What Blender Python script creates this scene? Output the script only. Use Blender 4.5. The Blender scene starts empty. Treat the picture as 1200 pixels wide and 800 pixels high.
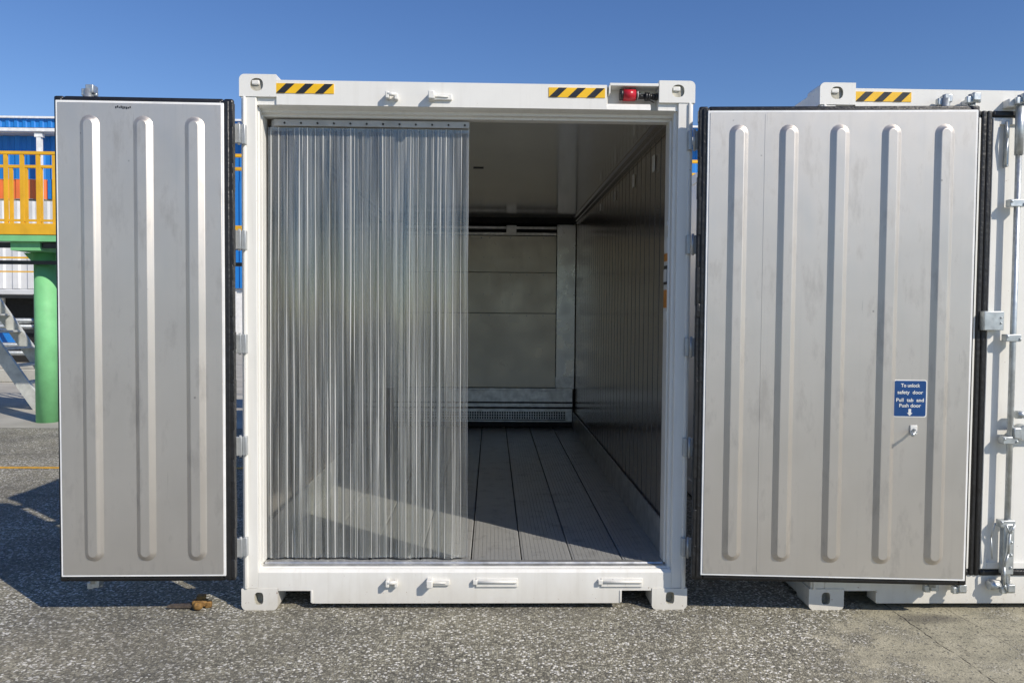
import bpy, bmesh, math, random
from mathutils import Vector, Matrix
R = math.radians
PI = math.pi
random.seed(7)
S = bpy.context.scene
COL = S.collection

# ------------------------------------------------------------------ camera
cam_d = bpy.data.cameras.new('camera')
cam = bpy.data.objects.new('camera', cam_d)
COL.objects.link(cam)
S.camera = cam
yaw, pit, rol = 0.0260, -0.0364, 0.0080
rv = Vector((math.cos(yaw), -math.sin(yaw), 0))
fw = Vector((math.sin(yaw)*math.cos(pit), math.cos(yaw)*math.cos(pit), math.sin(pit)))
uv = rv.cross(fw)
r2 = math.cos(rol)*rv + math.sin(rol)*uv
u2 = -math.sin(rol)*rv + math.cos(rol)*uv
M = Matrix((r2, u2, -fw)).transposed().to_4x4()
M.translation = Vector((0.1318, -4.2655, 1.6345))
cam.matrix_world = M
cam_d.sensor_width = 36
cam_d.lens = 917.8/1200*36
cam_d.clip_start = 0.05
cam_d.clip_end = 2000

# ------------------------------------------------------------------ light
sun_dir = Vector((0.985, -0.895, 1.0)).normalized()       # towards the sun
elev = math.asin(sun_dir.z)
world = bpy.data.worlds.new('World')
S.world = world
world.use_nodes = True
wn = world.node_tree
wn.nodes.clear()
sky = wn.nodes.new('ShaderNodeTexSky')
sky.sky_type = 'NISHITA'
sky.sun_disc = False
sky.sun_elevation = elev
sky.sun_rotation = math.atan2(sun_dir.x, sun_dir.y)
sky.air_density = 1.0
sky.dust_density = 0.0
sky.ozone_density = 3.0
sky.altitude = 0
bg = wn.nodes.new('ShaderNodeBackground')
bg.inputs['Strength'].default_value = 0.104
wo = wn.nodes.new('ShaderNodeOutputWorld')
hs = wn.nodes.new('ShaderNodeHueSaturation')
hs.inputs['Saturation'].default_value = 1.20
hs.inputs['Hue'].default_value = 0.512
wn.links.new(sky.outputs[0], hs.inputs['Color'])
wn.links.new(hs.outputs[0], bg.inputs[0])
wn.links.new(bg.outputs[0], wo.inputs[0])
sl = bpy.data.lights.new('sun', 'SUN')
sl.energy = 4.0
sl.angle = R(0.5)
sl.color = (1.0, 0.92, 0.80)
so = bpy.data.objects.new('sun', sl)
COL.objects.link(so)
so.rotation_euler = (-sun_dir).to_track_quat('-Z', 'Y').to_euler()
so.location = (10, -10, 12)
S.view_settings.view_transform = 'Standard'
S.view_settings.look = 'None'
S.view_settings.exposure = 0.18
S.view_settings.gamma = 1
S.render.engine = 'CYCLES'
S.cycles.max_bounces = 14
S.cycles.transparent_max_bounces = 40
S.cycles.glossy_bounces = 6
S.cycles.diffuse_bounces = 5
S.cycles.sample_clamp_indirect = 4.0

# ------------------------------------------------------------------ materials
def mat(name):
    m = bpy.data.materials.new(name)
    m.use_nodes = True
    nt = m.node_tree
    b = nt.nodes['Principled BSDF']
    return m, nt, b
def N(nt, t, **k):
    n = nt.nodes.new(t)
    for a, v in k.items():
        if a in n.inputs.keys(): n.inputs[a].default_value = v
        else: setattr(n, a, v)
    return n
def L(nt, a, b): nt.links.new(a, b)
def coords(nt, scale=(1, 1, 1), world=False):
    mp = N(nt, 'ShaderNodeMapping')
    mp.inputs['Scale'].default_value = scale
    if world:
        g = N(nt, 'ShaderNodeNewGeometry'); L(nt, g.outputs['Position'], mp.inputs[0])
    else:
        t = N(nt, 'ShaderNodeTexCoord'); L(nt, t.outputs['Object'], mp.inputs[0])
    return mp.outputs[0]
def noise(nt, vec, scale, detail=4, rough=0.55):
    n = N(nt, 'ShaderNodeTexNoise')
    n.inputs['Scale'].default_value = scale
    n.inputs['Detail'].default_value = detail
    n.inputs['Roughness'].default_value = rough
    L(nt, vec, n.inputs['Vector'])
    return n.outputs['Fac']
def ramp(nt, fac, stops):
    r = N(nt, 'ShaderNodeValToRGB')
    e = r.color_ramp.elements
    while len(e) < len(stops): e.new(0.5)
    for i, (p, c) in enumerate(stops):
        e[i].position = p
        e[i].color = (c, c, c, 1) if not isinstance(c, tuple) else (*c, 1)
    L(nt, fac, r.inputs[0])
    return r.outputs[0]
def mix(nt, fac, a, b, blend='MIX'):
    m = N(nt, 'ShaderNodeMix', data_type='RGBA', blend_type=blend)
    for s, v in ((m.inputs[0], fac), (m.inputs[6], a), (m.inputs[7], b)):
        if isinstance(v, (int, float)): s.default_value = v
        elif isinstance(v, tuple): s.default_value = (*v, 1)
        else: L(nt, v, s)
    return m.outputs[2]
def mth(nt, op, a, b=None, c=None, clamp=False):
    m = N(nt, 'ShaderNodeMath', operation=op, use_clamp=clamp)
    for s, v in zip(m.inputs, (a, b, c)):
        if v is None: continue
        if isinstance(v, (int, float)): s.default_value = v
        else: L(nt, v, s)
    return m.outputs[0]
def bump(nt, b, h, strength, dist):
    n = N(nt, 'ShaderNodeBump')
    n.inputs['Strength'].default_value = strength
    n.inputs['Distance'].default_value = dist
    L(nt, h, n.inputs['Height'])
    L(nt, n.outputs[0], b.inputs['Normal'])
    return n

def simple(name, col, rough=0.5, metal=0.0, var=0.12, vscale=6.0, bmp=0.0, bscale=80, spec=0.5, stretch=(1, 1, 1)):
    m, nt, b = mat(name)
    v = coords(nt, stretch)
    n = noise(nt, v, vscale, 5)
    lo = tuple(c*(1-var) for c in col); hi = tuple(min(1, c*(1+var)) for c in col)
    L(nt, ramp(nt, n, [(0.3, lo), (0.7, hi)]), b.inputs['Base Color'])
    n2 = noise(nt, v, vscale*2.3, 3)
    L(nt, ramp(nt, n2, [(0.3, max(0, rough-0.08)), (0.7, min(1, rough+0.08))]), b.inputs['Roughness'])
    b.inputs['Metallic'].default_value = metal
    b.inputs['Specular IOR Level'].default_value = spec
    if bmp:
        bump(nt, b, noise(nt, v, bscale, 3), bmp, 0.01)
    return m

# white container paint, with fine grime and chips
m, nt, b = mat('white_paint')
v = coords(nt)
big = noise(nt, v, 3.0, 6)
c1 = ramp(nt, big, [(0.3, (0.74, 0.73, 0.69)), (0.65, (0.79, 0.78, 0.74))])
vs = coords(nt, (30, 30, 1.6))
st = noise(nt, vs, 1.0, 4)
c2 = mix(nt, ramp(nt, st, [(0.52, 0.0), (0.74, 0.38)]), c1, (0.62, 0.60, 0.55))
sp = noise(nt, v, 55.0, 2)
c3 = mix(nt, ramp(nt, sp, [(0.72, 0.0), (0.78, 0.55)]), c2, (0.45, 0.42, 0.37))
wz = N(nt, 'ShaderNodeSeparateXYZ'); L(nt, coords(nt, world=True), wz.inputs[0])
low = ramp(nt, mth(nt, 'ADD', wz.outputs[2], mth(nt, 'MULTIPLY', noise(nt, coords(nt, (12, 12, 5), True), 1.0, 5), 0.22)), [(0.12, 0.55), (0.34, 0.0)])
c3 = mix(nt, low, c3, (0.50, 0.46, 0.39))
chp = noise(nt, coords(nt, world=True), 38.0, 5, 0.7)
c3 = mix(nt, ramp(nt, mth(nt, 'ADD', chp, mth(nt, 'MULTIPLY', low, 0.10)), [(0.690, 0.0), (0.71, 0.75)]), c3, (0.24, 0.13, 0.07))
L(nt, c3, b.inputs['Base Color'])
b.inputs['Roughness'].default_value = 0.38
bump(nt, b, noise(nt, v, 9, 2), 0.08, 0.004)
WHITE = m

# stainless / aluminium lining sheet of the doors
def metal_sheet(name, col, rough, wave=0.35, smudge=0.5, rvar=0.1, met=0.92, brush=0.015):
    m, nt, b = mat(name)
    v = coords(nt)
    brushed = noise(nt, coords(nt, (3, 3, 260)), 1.0, 3)
    blot = noise(nt, v, 1.7, 5, 0.6)
    sm = noise(nt, coords(nt, (9, 9, 3)), 1.0, 6, 0.65)
    c = mix(nt, ramp(nt, blot, [(0.3, 0.0), (0.7, 1.0)]), tuple(x*0.90 for x in col), col)
    c = mix(nt, ramp(nt, sm, [(0.54, 0.0), (0.68, smudge)]), c, tuple(x*0.55 for x in col))
    spk = N(nt, 'ShaderNodeTexVoronoi'); spk.inputs['Scale'].default_value = 5.5
    L(nt, v, spk.inputs['Vector'])
    c = mix(nt, ramp(nt, spk.outputs['Distance'], [(0.015, 0.6), (0.04, 0.0)]), c, (0.12, 0.11, 0.10))
    rot = N(nt, 'ShaderNodeMapping'); rot.inputs['Rotation'].default_value = (0, R(38), 0); rot.inputs['Scale'].default_value = (60, 1, 2.2)
    L(nt, v, rot.inputs[0])
    scr = noise(nt, rot.outputs[0], 1.0, 2)
    c = mix(nt, ramp(nt, scr, [(0.735, 0.0), (0.76, 0.45 if smudge > 0.3 else 0.1)]), c, tuple(x*0.45 for x in col))
    drip = noise(nt, coords(nt, (26, 26, 0.5)), 1.0, 4)
    c = mix(nt, ramp(nt, drip, [(0.58, 0.0), (0.78, 0.22 if smudge > 0.3 else 0.08)]), c, tuple(x*0.72 for x in col))
    L(nt, c, b.inputs['Base Color'])
    b.inputs['Metallic'].default_value = met
    rr = mth(nt, 'ADD', mth(nt, 'MULTIPLY', sm, rvar*2), rough-rvar)
    rr = mth(nt, 'ADD', rr, mth(nt, 'MULTIPLY', brushed, 0.05))
    L(nt, rr, b.inputs['Roughness'])
    b.inputs['Anisotropic'].default_value = 0.3
    bump(nt, b, mth(nt, 'ADD', noise(nt, v, 2.4, 2), mth(nt, 'MULTIPLY', brushed, brush)), wave, 0.01)
    return m
DOORSHEET = metal_sheet('brushed_door_sheet', (0.66, 0.62, 0.57), 0.46, 0.22, 0.42, 0.1, 0.82)
LINING = metal_sheet('polished_lining', (0.68, 0.61, 0.56), 0.16, 0.05, 0.15, 0.03, 0.88, 0.0)
CEIL = metal_sheet('polished_ceiling', (0.90, 0.88, 0.84), 0.10, 0.03, 0.10, 0.03, 0.70, 0.0)
FLOORM = metal_sheet('aluminium_floor', (0.60, 0.605, 0.59), 0.36, 0.12, 0.55, 0.10, 0.5)
GALV = simple('galvanised_steel', (0.52, 0.55, 0.56), 0.42, 0.75, 0.2, 25)
HINGE = simple('hinge_steel', (0.46, 0.48, 0.49), 0.4, 0.5, 0.1, 25)
GASKET = simple('black_rubber', (0.012, 0.012, 0.013), 0.42, 0, 0.3, 20, 0.5, 30)
SCUFF = simple('scuff_aluminium', (0.44, 0.45, 0.44), 0.4, 0.5, 0.25, 9)
RAILM = simple('rail_steel', (0.50, 0.48, 0.44), 0.5, 0.25, 0.15, 12)
SEAM = simple('seam_shade', (0.07, 0.065, 0.06), 0.6)  # near-black for the wall grooves: shade of the seams put into the colour
WTRIM = simple('white_trim', (0.84, 0.84, 0.83), 0.35)
BULK = simple('bulkhead_panel', (0.86, 0.82, 0.69), 0.34, 0.1, 0.12, 1.6, 0.1, 4)
BULKEDGE = simple('bulkhead_pillar', (0.66, 0.68, 0.68), 0.30, 0.4, 0.1, 3)
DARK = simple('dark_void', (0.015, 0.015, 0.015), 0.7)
BLACKP = simple('black_plastic', (0.02, 0.02, 0.022), 0.35)
REDP = simple('red_plastic', (0.50, 0.015, 0.03), 0.3)
YEL = simple('hazard_yellow', (0.85, 0.50, 0.01), 0.45)
STICKW = simple('label_white', (0.75, 0.75, 0.72), 0.5)
STICKB = simple('label_blue', (0.006, 0.055, 0.20), 0.4)
ORANGE = simple('label_orange', (0.62, 0.25, 0.05), 0.5)
THRESH = simple('threshold_metal', (0.55, 0.55, 0.54), 0.38, 0.7, 0.25, 14)
GREEN = simple('green_paint', (0.20, 0.55, 0.24), 0.62, 0, 0.10, 5)
YPAINT = simple('yellow_paint', (0.78, 0.42, 0.02), 0.45, 0, 0.12, 5)
BLUE = simple('blue_cladding', (0.015, 0.20, 0.60), 0.5, 0, 0.10, 0.8)
ORNG = simple('orange_cladding', (0.85, 0.19, 0.05), 0.55, 0, 0.1, 0.8)
BEIGE = simple('beige_block', (0.24, 0.23, 0.17), 0.8, 0, 0.3, 3.0)
GREYW = simple('grey_cladding', (0.62, 0.63, 0.64), 0.6, 0, 0.15, 1.0)
CONC = simple('concrete', (0.42, 0.41, 0.37), 0.85, 0, 0.2, 3, 0.4, 30)
RUST = simple('rusty_yellow', (0.24, 0.13, 0.035), 0.7, 0.1, 0.6, 40, 0.6, 60)
WOODD = simple('dirty_steel', (0.09, 0.07, 0.055), 0.75, 0.1, 0.4, 30, 0.5, 60)
PEB = simple('pebble', (0.36, 0.35, 0.31), 0.85, 0, 0.5, 25)

# clear ribbed PVC: thin web, milkier beads
def pvc(name, haze_lo, haze_hi, edge, tint, gloss_r, dcol):
    m, nt, b = mat(name)
    nt.nodes.remove(b)
    out = nt.nodes['Material Output']
    tr = N(nt, 'ShaderNodeBsdfTransparent'); tr.inputs[0].default_value = (*tint, 1)
    gl = N(nt, 'ShaderNodeBsdfGlossy'); gl.inputs['Roughness'].default_value = gloss_r
    gl.inputs[0].default_value = (0.95, 0.97, 1, 1)
    df = N(nt, 'ShaderNodeBsdfDiffuse'); df.inputs[0].default_value = (*dcol, 1)
    tl = N(nt, 'ShaderNodeBsdfTranslucent'); tl.inputs[0].default_value = (0.75, 0.75, 0.64, 1)
    v = coords(nt, (48, 0.5, 0.7))
    hz = noise(nt, v, 1.0, 5, 0.65)
    lw = N(nt, 'ShaderNodeLayerWeight'); lw.inputs[0].default_value = 0.5
    dt = N(nt, 'ShaderNodeMixShader'); dt.inputs[0].default_value = 0.35
    L(nt, df.outputs[0], dt.inputs[1]); L(nt, tl.outputs[0], dt.inputs[2])
    m1 = N(nt, 'ShaderNodeMixShader')
    L(nt, mth(nt, 'ADD', mth(nt, 'MULTIPLY', mth(nt, 'POWER', lw.outputs['Facing'], 2.2), edge),
              ramp(nt, hz, [(0.38, haze_lo), (0.66, haze_hi)]), clamp=True), m1.inputs[0])
    L(nt, tr.outputs[0], m1.inputs[1]); L(nt, dt.outputs[0], m1.inputs[2])
    m2 = N(nt, 'ShaderNodeMixShader')
    fr = N(nt, 'ShaderNodeFresnel'); fr.inputs[0].default_value = 1.5
    L(nt, mth(nt, 'ADD', mth(nt, 'MULTIPLY', fr.outputs[0], 1.2), 0.01, clamp=True), m2.inputs[0])
    L(nt, m1.outputs[0], m2.inputs[1]); L(nt, gl.outputs[0], m2.inputs[2])
    L(nt, m2.outputs[0], out.inputs[0])
    return m
PVC = pvc('clear_pvc_web', 0.04, 0.42, 0.5, (0.95, 0.96, 0.94), 0.10, (0.62, 0.64, 0.63))
PVCB = pvc('clear_pvc_bead', 0.14, 1.0, 0.3, (0.90, 0.91, 0.90), 0.20, (0.92, 0.93, 0.90))
PVCD = pvc('clear_pvc_groove', 0.05, 0.15, 0.3, (0.72, 0.73, 0.72), 0.22, (0.20, 0.20, 0.20))

# ground: worn exposed-aggregate asphalt with bare concrete patches
m, nt, b = mat('worn_asphalt')
pos = coords(nt, world=True)
warp = N(nt, 'ShaderNodeTexNoise'); warp.inputs['Scale'].default_value = 25; L(nt, pos, warp.inputs['Vector'])
vm = N(nt, 'ShaderNodeVectorMath', operation='MULTIPLY_ADD')
L(nt, warp.outputs['Color'], vm.inputs[0]); vm.inputs[1].default_value = (0.02, 0.02, 0.0); L(nt, pos, vm.inputs[2])
vo = N(nt, 'ShaderNodeTexVoronoi'); vo.inputs['Scale'].default_value = 88; L(nt, vm.outputs[0], vo.inputs['Vector'])
sepc = N(nt, 'ShaderNodeSeparateColor'); L(nt, vo.outputs['Color'], sepc.inputs[0])
stone = ramp(nt, sepc.outputs[0], [(0.0, (0.10, 0.095, 0.08)), (0.28, (0.18, 0.172, 0.138)), (0.55, (0.32, 0.30, 0.235)),
                                   (0.84, (0.46, 0.44, 0.35)), (0.93, (0.85, 0.83, 0.77))])
binder = (0.13, 0.122, 0.098)
asp = mix(nt, ramp(nt, vo.outputs['Distance'], [(0.50, 0.0), (0.80, 0.85)]), stone, binder)
vo2 = N(nt, 'ShaderNodeTexVoronoi'); vo2.inputs['Scale'].default_value = 40; L(nt, vm.outputs[0], vo2.inputs['Vector'])
sep2 = N(nt, 'ShaderNodeSeparateColor'); L(nt, vo2.outputs['Color'], sep2.inputs[0])
chip = mth(nt, 'MULTIPLY', mth(nt, 'GREATER_THAN', sep2.outputs[1], ramp(nt, noise(nt, pos, 3.3, 5, 0.6), [(0.38, 0.97), (0.64, 0.76)])), mth(nt, 'LESS_THAN', vo2.outputs['Distance'], 0.30))
asp = mix(nt, chip, asp, (0.70, 0.68, 0.62))
dust = noise(nt, pos, 2.2, 6, 0.6)
asp = mix(nt, ramp(nt, dust, [(0.42, 0.0), (0.70, 0.38)]), asp, (0.30, 0.275, 0.20))
drk = noise(nt, pos, 0.9, 5, 0.6)
asp = mix(nt, ramp(nt, drk, [(0.38, 0.50), (0.58, 0.0)]), asp, (0.10, 0.096, 0.086))
fine = noise(nt, pos, 260, 2)
asp = mix(nt, 0.35, asp, ramp(nt, fine, [(0.3, 0.30), (0.7, 0.75)]), 'OVERLAY')
# concrete mortar patch at right
xyz = N(nt, 'ShaderNodeSeparateXYZ'); L(nt, pos, xyz.inputs[0])
X, Y = xyz.outputs[0], xyz.outputs[1]
edge_n = noise(nt, pos, 3.0, 6, 0.65)
pm = mth(nt, 'ADD', mth(nt, 'SUBTRACT', X, 1.98), mth(nt, 'MULTIPLY', mth(nt, 'SUBTRACT', edge_n, 0.5), 1.6))
pm = mth(nt, 'ADD', pm, mth(nt, 'MULTIPLY', Y, -0.25))
pmask = mth(nt, 'SMOOTH_MIN', mth(nt, 'MULTIPLY', pm, 4.0, clamp=True), 1.0, 0.01)
near = mth(nt, 'MULTIPLY', mth(nt, 'LESS_THAN', Y, 6.0), mth(nt, 'GREATER_THAN', Y, -6.0))
pmask = mth(nt, 'MULTIPLY', pmask, near)
cn = noise(nt, pos, 6.0, 6, 0.65)
concc = ramp(nt, cn, [(0.3, (0.27, 0.255, 0.19)), (0.5, (0.36, 0.335, 0.25)), (0.72, (0.44, 0.41, 0.31))])
pit_v = N(nt, 'ShaderNodeTexNoise'); pit_v.inputs['Scale'].default_value = 46; pit_v.inputs['Detail'].default_value = 4
L(nt, pos, pit_v.inputs['Vector'])
concc = mix(nt, ramp(nt, pit_v.outputs['Fac'], [(0.34, 0.85), (0.44, 0.0)]), concc, (0.11, 0.105, 0.09))
pt2 = noise(nt, pos, 1.9, 3)
asphole = ramp(nt, pt2, [(0.52, 0.0), (0.62, 0.6)])
pmask = mth(nt, 'MULTIPLY', pmask, mth(nt, 'SUBTRACT', 1.0, asphole))
base = mix(nt, pmask, asp, concc)
# cracks in the patch: lines in world space
def crack(px, py, dx, dy, wdt, lo, hi):
    l = math.hypot(dx, dy)
    nx, ny = -dy/l, dx/l
    d = mth(nt, 'ADD', mth(nt, 'ADD', mth(nt, 'MULTIPLY', X, nx), mth(nt, 'MULTIPLY', Y, ny)), -(px*nx+py*ny))
    d = mth(nt, 'ADD', d, mth(nt, 'MULTIPLY', mth(nt, 'SUBTRACT', noise(nt, pos, 9, 4), 0.5), 0.05))
    t = mth(nt, 'ADD', mth(nt, 'ADD', mth(nt, 'MULTIPLY', X, dx/l), mth(nt, 'MULTIPLY', Y, dy/l)), -(px*dx/l+py*dy/l))
    a = mth(nt, 'LESS_THAN', mth(nt, 'ABSOLUTE', d), wdt)
    a = mth(nt, 'MULTIPLY', a, mth(nt, 'GREATER_THAN', t, lo))
    return mth(nt, 'MULTIPLY', a, mth(nt, 'LESS_THAN', t, hi))
ck = crack(2.37, 0.011, 0.03, -0.95, 0.004, -3, 1.6)
ck = mth(nt, 'MULTIPLY', ck, ramp(nt, noise(nt, pos, 14, 3), [(0.40, 0.15), (0.52, 0.95)]))
ck2 = crack(2.68, 0.06, 0.08, -0.90, 0.004, -2, 1.6)
tyre = noise(nt, coords(nt, (0.35, 7, 1), True), 1.0, 4)
base = mix(nt, ramp(nt, tyre, [(0.54, 0.0), (0.70, 0.30)]), base, (0.10, 0.095, 0.085))
spot = noise(nt, pos, 4.6, 3)
base = mix(nt, ramp(nt, spot, [(0.66, 0.0), (0.74, 0.45)]), base, (0.07, 0.065, 0.06))
base = mix(nt, ck, base, (0.03, 0.028, 0.025))
base = mix(nt, mth(nt, 'MULTIPLY', ck2, 0.5), base, (0.12, 0.11, 0.09))
# oily stain beside the second container
sx = mth(nt, 'DIVIDE', mth(nt, 'SUBTRACT', X, 2.50), 0.30)
sy = mth(nt, 'DIVIDE', mth(nt, 'SUBTRACT', Y, -0.14), 0.10)
sd = mth(nt, 'ADD', mth(nt, 'MULTIPLY', sx, sx), mth(nt, 'MULTIPLY', sy, sy))
sd = mth(nt, 'ADD', sd, mth(nt, 'MULTIPLY', edge_n, 0.8))
base = mix(nt, ramp(nt, sd, [(0.35, 0.65), (1.0, 0.0)]), base, (0.07, 0.065, 0.065))
L(nt, base, b.inputs['Base Color'])
b.inputs['Roughness'].default_value = 0.82
b.inputs['Specular IOR Level'].default_value = 0.25
hgt = mth(nt, 'ADD', mth(nt, 'MULTIPLY', mth(nt, 'SUBTRACT', 1.0, vo.outputs['Distance']), 0.7), mth(nt, 'MULTIPLY', noise(nt, pos, 130, 3), 0.6))
hgt = mth(nt, 'MULTIPLY', hgt, mth(nt, 'SUBTRACT', 1.0, mth(nt, 'MULTIPLY', pmask, 0.6)))
bump(nt, b, hgt, 0.9, 0.008)
ASPH = m

# ------------------------------------------------------------------ mesh helpers
class MB:
    def __init__(self, mats):
        self.bm = bmesh.new()
        self.mats = mats if isinstance(mats, (list, tuple)) else [mats]
    def _fin(self, faces, mi, smooth=False):
        for f in faces:
            f.material_index = mi
            f.smooth = smooth
    def box(self, x0, x1, y0, y1, z0, z1, mi=0, bev=0.0, seg=2):
        c = Vector(((x0+x1)/2, (y0+y1)/2, (z0+z1)/2))
        mtx = Matrix.Translation(c) @ Matrix.Diagonal((abs(x1-x0), abs(y1-y0), abs(z1-z0), 1))
        r = bmesh.ops.create_cube(self.bm, size=1.0, matrix=mtx)
        vs = r['verts']
        fs = set(f for v in vs for f in v.link_faces)
        self._fin(fs, mi)
        if bev:
            es = list(set(e for v in vs for e in v.link_edges))
            bb = bmesh.ops.bevel(self.bm, geom=es, offset=bev, segments=seg, affect='EDGES', profile=0.5)
            self._fin(bb['faces'], mi, True)
        return self
    def cyl(self, p0, p1, r, mi=0, seg=16, r2=None, smooth=True):
        p0, p1 = Vector(p0), Vector(p1)
        d = p1-p0
        q = d.to_track_quat('Z', 'Y').to_matrix().to_4x4()
        mtx = Matrix.Translation((p0+p1)/2) @ q
        res = bmesh.ops.create_cone(self.bm, cap_ends=True, segments=seg, radius1=r, radius2=r if r2 is None else r2,
                                    depth=d.length, matrix=mtx)
        fs = set(f for v in res['verts'] for f in v.link_faces)
        for f in fs:
            f.material_index = mi
            f.smooth = smooth and len(f.verts) == 4
        return self
    def tube(self, pts, r, mi=0, seg=8):
        for a, bq in zip(pts[:-1], pts[1:]):
            self.cyl(a, bq, r, mi, seg)
        for p in pts[1:-1]:
            self.ball(p, r, mi, 8)
        return self
    def ball(self, p, r, mi=0, seg=12, scale=(1, 1, 1)):
        res = bmesh.ops.create_uvsphere(self.bm, u_segments=seg, v_segments=max(6, seg//2), radius=r,
                                        matrix=Matrix.Translation(p) @ Matrix.Diagonal((*scale, 1)))
        self._fin(set(f for v in res['verts'] for f in v.link_faces), mi, True)
        return self
    def prism(self, pts, axis, a, b, mi=0, smooth=False):
        """pts: 2-D outline; axis: extrusion axis ('x','y','z') from a to b"""
        def P(p, t):
            if axis == 'y': return (p[0], t, p[1])
            if axis == 'x': return (t, p[0], p[1])
            return (p[0], p[1], t)
        A = [self.bm.verts.new(P(p, a)) for p in pts]
        B = [self.bm.verts.new(P(p, b)) for p in pts]
        fs = [self.bm.faces.new(A), self.bm.faces.new(B)]
        n = len(pts)
        side = [self.bm.faces.new((A[i], A[(i+1) % n], B[(i+1) % n], B[i])) for i in range(n)]
        self._fin(fs, mi); self._fin(side, mi, smooth)
        bmesh.ops.recalc_face_normals(self.bm, faces=fs+side)
        return self
    def quad(self, a, b, c, d, mi=0):
        f = self.bm.faces.new([self.bm.verts.new(p) for p in (a, b, c, d)])
        f.material_index = mi
        return self
    def loft(self, loops, mi=0, cap0=False, cap1=True, smooth=True):
        V = [[self.bm.verts.new(p) for p in lp] for lp in loops]
        n = len(V[0]); fs = []
        for A, B in zip(V[:-1], V[1:]):
            for i in range(n):
                fs.append(self.bm.faces.new((A[i], A[(i+1) % n], B[(i+1) % n], B[i])))
        self._fin(fs, mi, smooth)
        caps = []
        if cap0: caps.append(self.bm.faces.new(V[0]))
        if cap1: caps.append(self.bm.faces.new(V[-1]))
        self._fin(caps, mi)
        return self
    def recalc(self):
        bmesh.ops.recalc_face_normals(self.bm, faces=self.bm.faces[:])
        return self
    def build(self, name, parent=None, loc=None, rot=None):
        me = bpy.data.meshes.new(name)
        self.bm.to_mesh(me); self.bm.free()
        for q in self.mats: me.materials.append(q)
        o = bpy.data.objects.new(name, me)
        COL.objects.link(o)
        if parent: o.parent = parent
        if loc: o.location = loc
        if rot: o.rotation_euler = rot
        return o
def tag(o, label=None, cat=None, group=None, kind=None):
    if label: o['label'] = label
    if cat: o['category'] = cat
    if group: o['group'] = group
    if kind: o['kind'] = kind
    return o
def empty(name, loc, rz=0):
    o = bpy.data.objects.new(name, None)
    o.empty_display_size = 0.2
    COL.objects.link(o); o.location = loc; o.rotation_euler = (0, 0, rz)
    return o

# ------------------------------------------------------------------ ground
g = MB(ASPH); g.quad((-400, -300, 0), (400, -300, 0), (400, 700, 0), (-400, 700, 0))
tag(g.build('ground'), kind='structure')
g = MB(simple('pad_concrete', (0.40, 0.38, 0.33), 0.85, 0, 0.18, 1.2, 0.4, 40))
g.quad((-60, 6.6, 0.004), (60, 6.6, 0.004), (60, 29, 0.004), (-60, 29, 0.004))
tag(g.build('concrete_pavement'), kind='structure')
g = MB(simple('line_yellow', (0.62, 0.33, 0.03), 0.7, 0, 0.4, 9))
g.quad((-40, 3.80, 0.004), (-1.6, 3.84, 0.004), (-1.6, 3.93, 0.004), (-40, 3.89, 0.004))
tag(g.build('road_marking'), kind='structure')
# loose stones
g = MB(PEB)
for i in range(2600):
    x = random.uniform(-3.2, 3.6); y = random.uniform(-1.6, 0.5) if random.random() < .7 else random.uniform(-1.6, 3.5)
    if -1.25 < x < 1.25 and y > -0.03: continue
    if 1.85 < x and y > -0.03: continue
    r = random.uniform(0.0016, 0.0048)
    mtx = Matrix.Translation((x, y, r*0.45)) @ Matrix.Rotation(random.uniform(0, 6.28), 4, 'Z') @ Matrix.Diagonal((1, random.uniform(.5, .9), .6, 1))
    bmesh.ops.create_icosphere(g.bm, subdivisions=1, radius=r, matrix=mtx)
tag(g.build('loose_gravel'), 'small loose stones scattered on the worn asphalt', 'gravel', kind='stuff')

# ------------------------------------------------------------------ container parts
HW, HH, LEN = 1.219, 2.896, 6.058
HZ = [2.572, 2.012, 1.457, 0.907, 0.356]       # hinge heights

def rrect(x0, x1, z0, z1, rad, seg=5):
    """rad: dict corner-> radius for (bl, br, tr, tl)"""
    pts = []
    for (cx, cz, a0, r) in ((x0, z0, PI, rad[0]), (x1, z0, 1.5*PI, rad[1]), (x1, z1, 0, rad[2]), (x0, z1, .5*PI, rad[3])):
        if r <= 0: pts.append((cx, cz)); continue
        ox = cx + (r if cx == x0 else -r); oz = cz + (r if cz == z0 else -r)
        for k in range(seg+1):
            a = a0 + k/seg*PI/2
            pts.append((ox+r*math.cos(a), oz+r*math.sin(a)))
    return pts
def plate_hole(mb, outline, hole, y0, y1, depth, mi=0, mh=0):
    """prism from y0 (front) to y1 with a blind hole in its front face"""
    bm = mb.bm
    A = [bm.verts.new((p[0], y0, p[1])) for p in outline]
    B = [bm.verts.new((p[0], y1, p[1])) for p in outline]
    Hh = [bm.verts.new((p[0], y0, p[1])) for p in hole]
    H2 = [bm.verts.new((p[0], y0+depth, p[1])) for p in hole]
    ed = [bm.edges.new((A[i], A[(i+1) % len(A)])) for i in range(len(A))]
    ed += [bm.edges.new((Hh[i], Hh[(i+1) % len(Hh)])) for i in range(len(Hh))]
    res = bmesh.ops.triangle_fill(bm, edges=ed, use_beauty=True, use_dissolve=False, normal=(0, -1, 0))
    fs = [f for f in res['geom'] if isinstance(f, bmesh.types.BMFace)]
    n = len(A)
    fs.append(bm.faces.new(B))
    for i in range(n): fs.append(bm.faces.new((A[i], A[(i+1) % n], B[(i+1) % n], B[i])))
    for f in fs: f.material_index = mi
    n = len(Hh); hs = []
    for i in range(n): hs.append(bm.faces.new((Hh[i], Hh[(i+1) % n], H2[(i+1) % n], H2[i])))
    hs.append(bm.faces.new(H2))
    for f in hs: f.material_index = mh
    bmesh.ops.recalc_face_normals(bm, faces=fs+hs)
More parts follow.
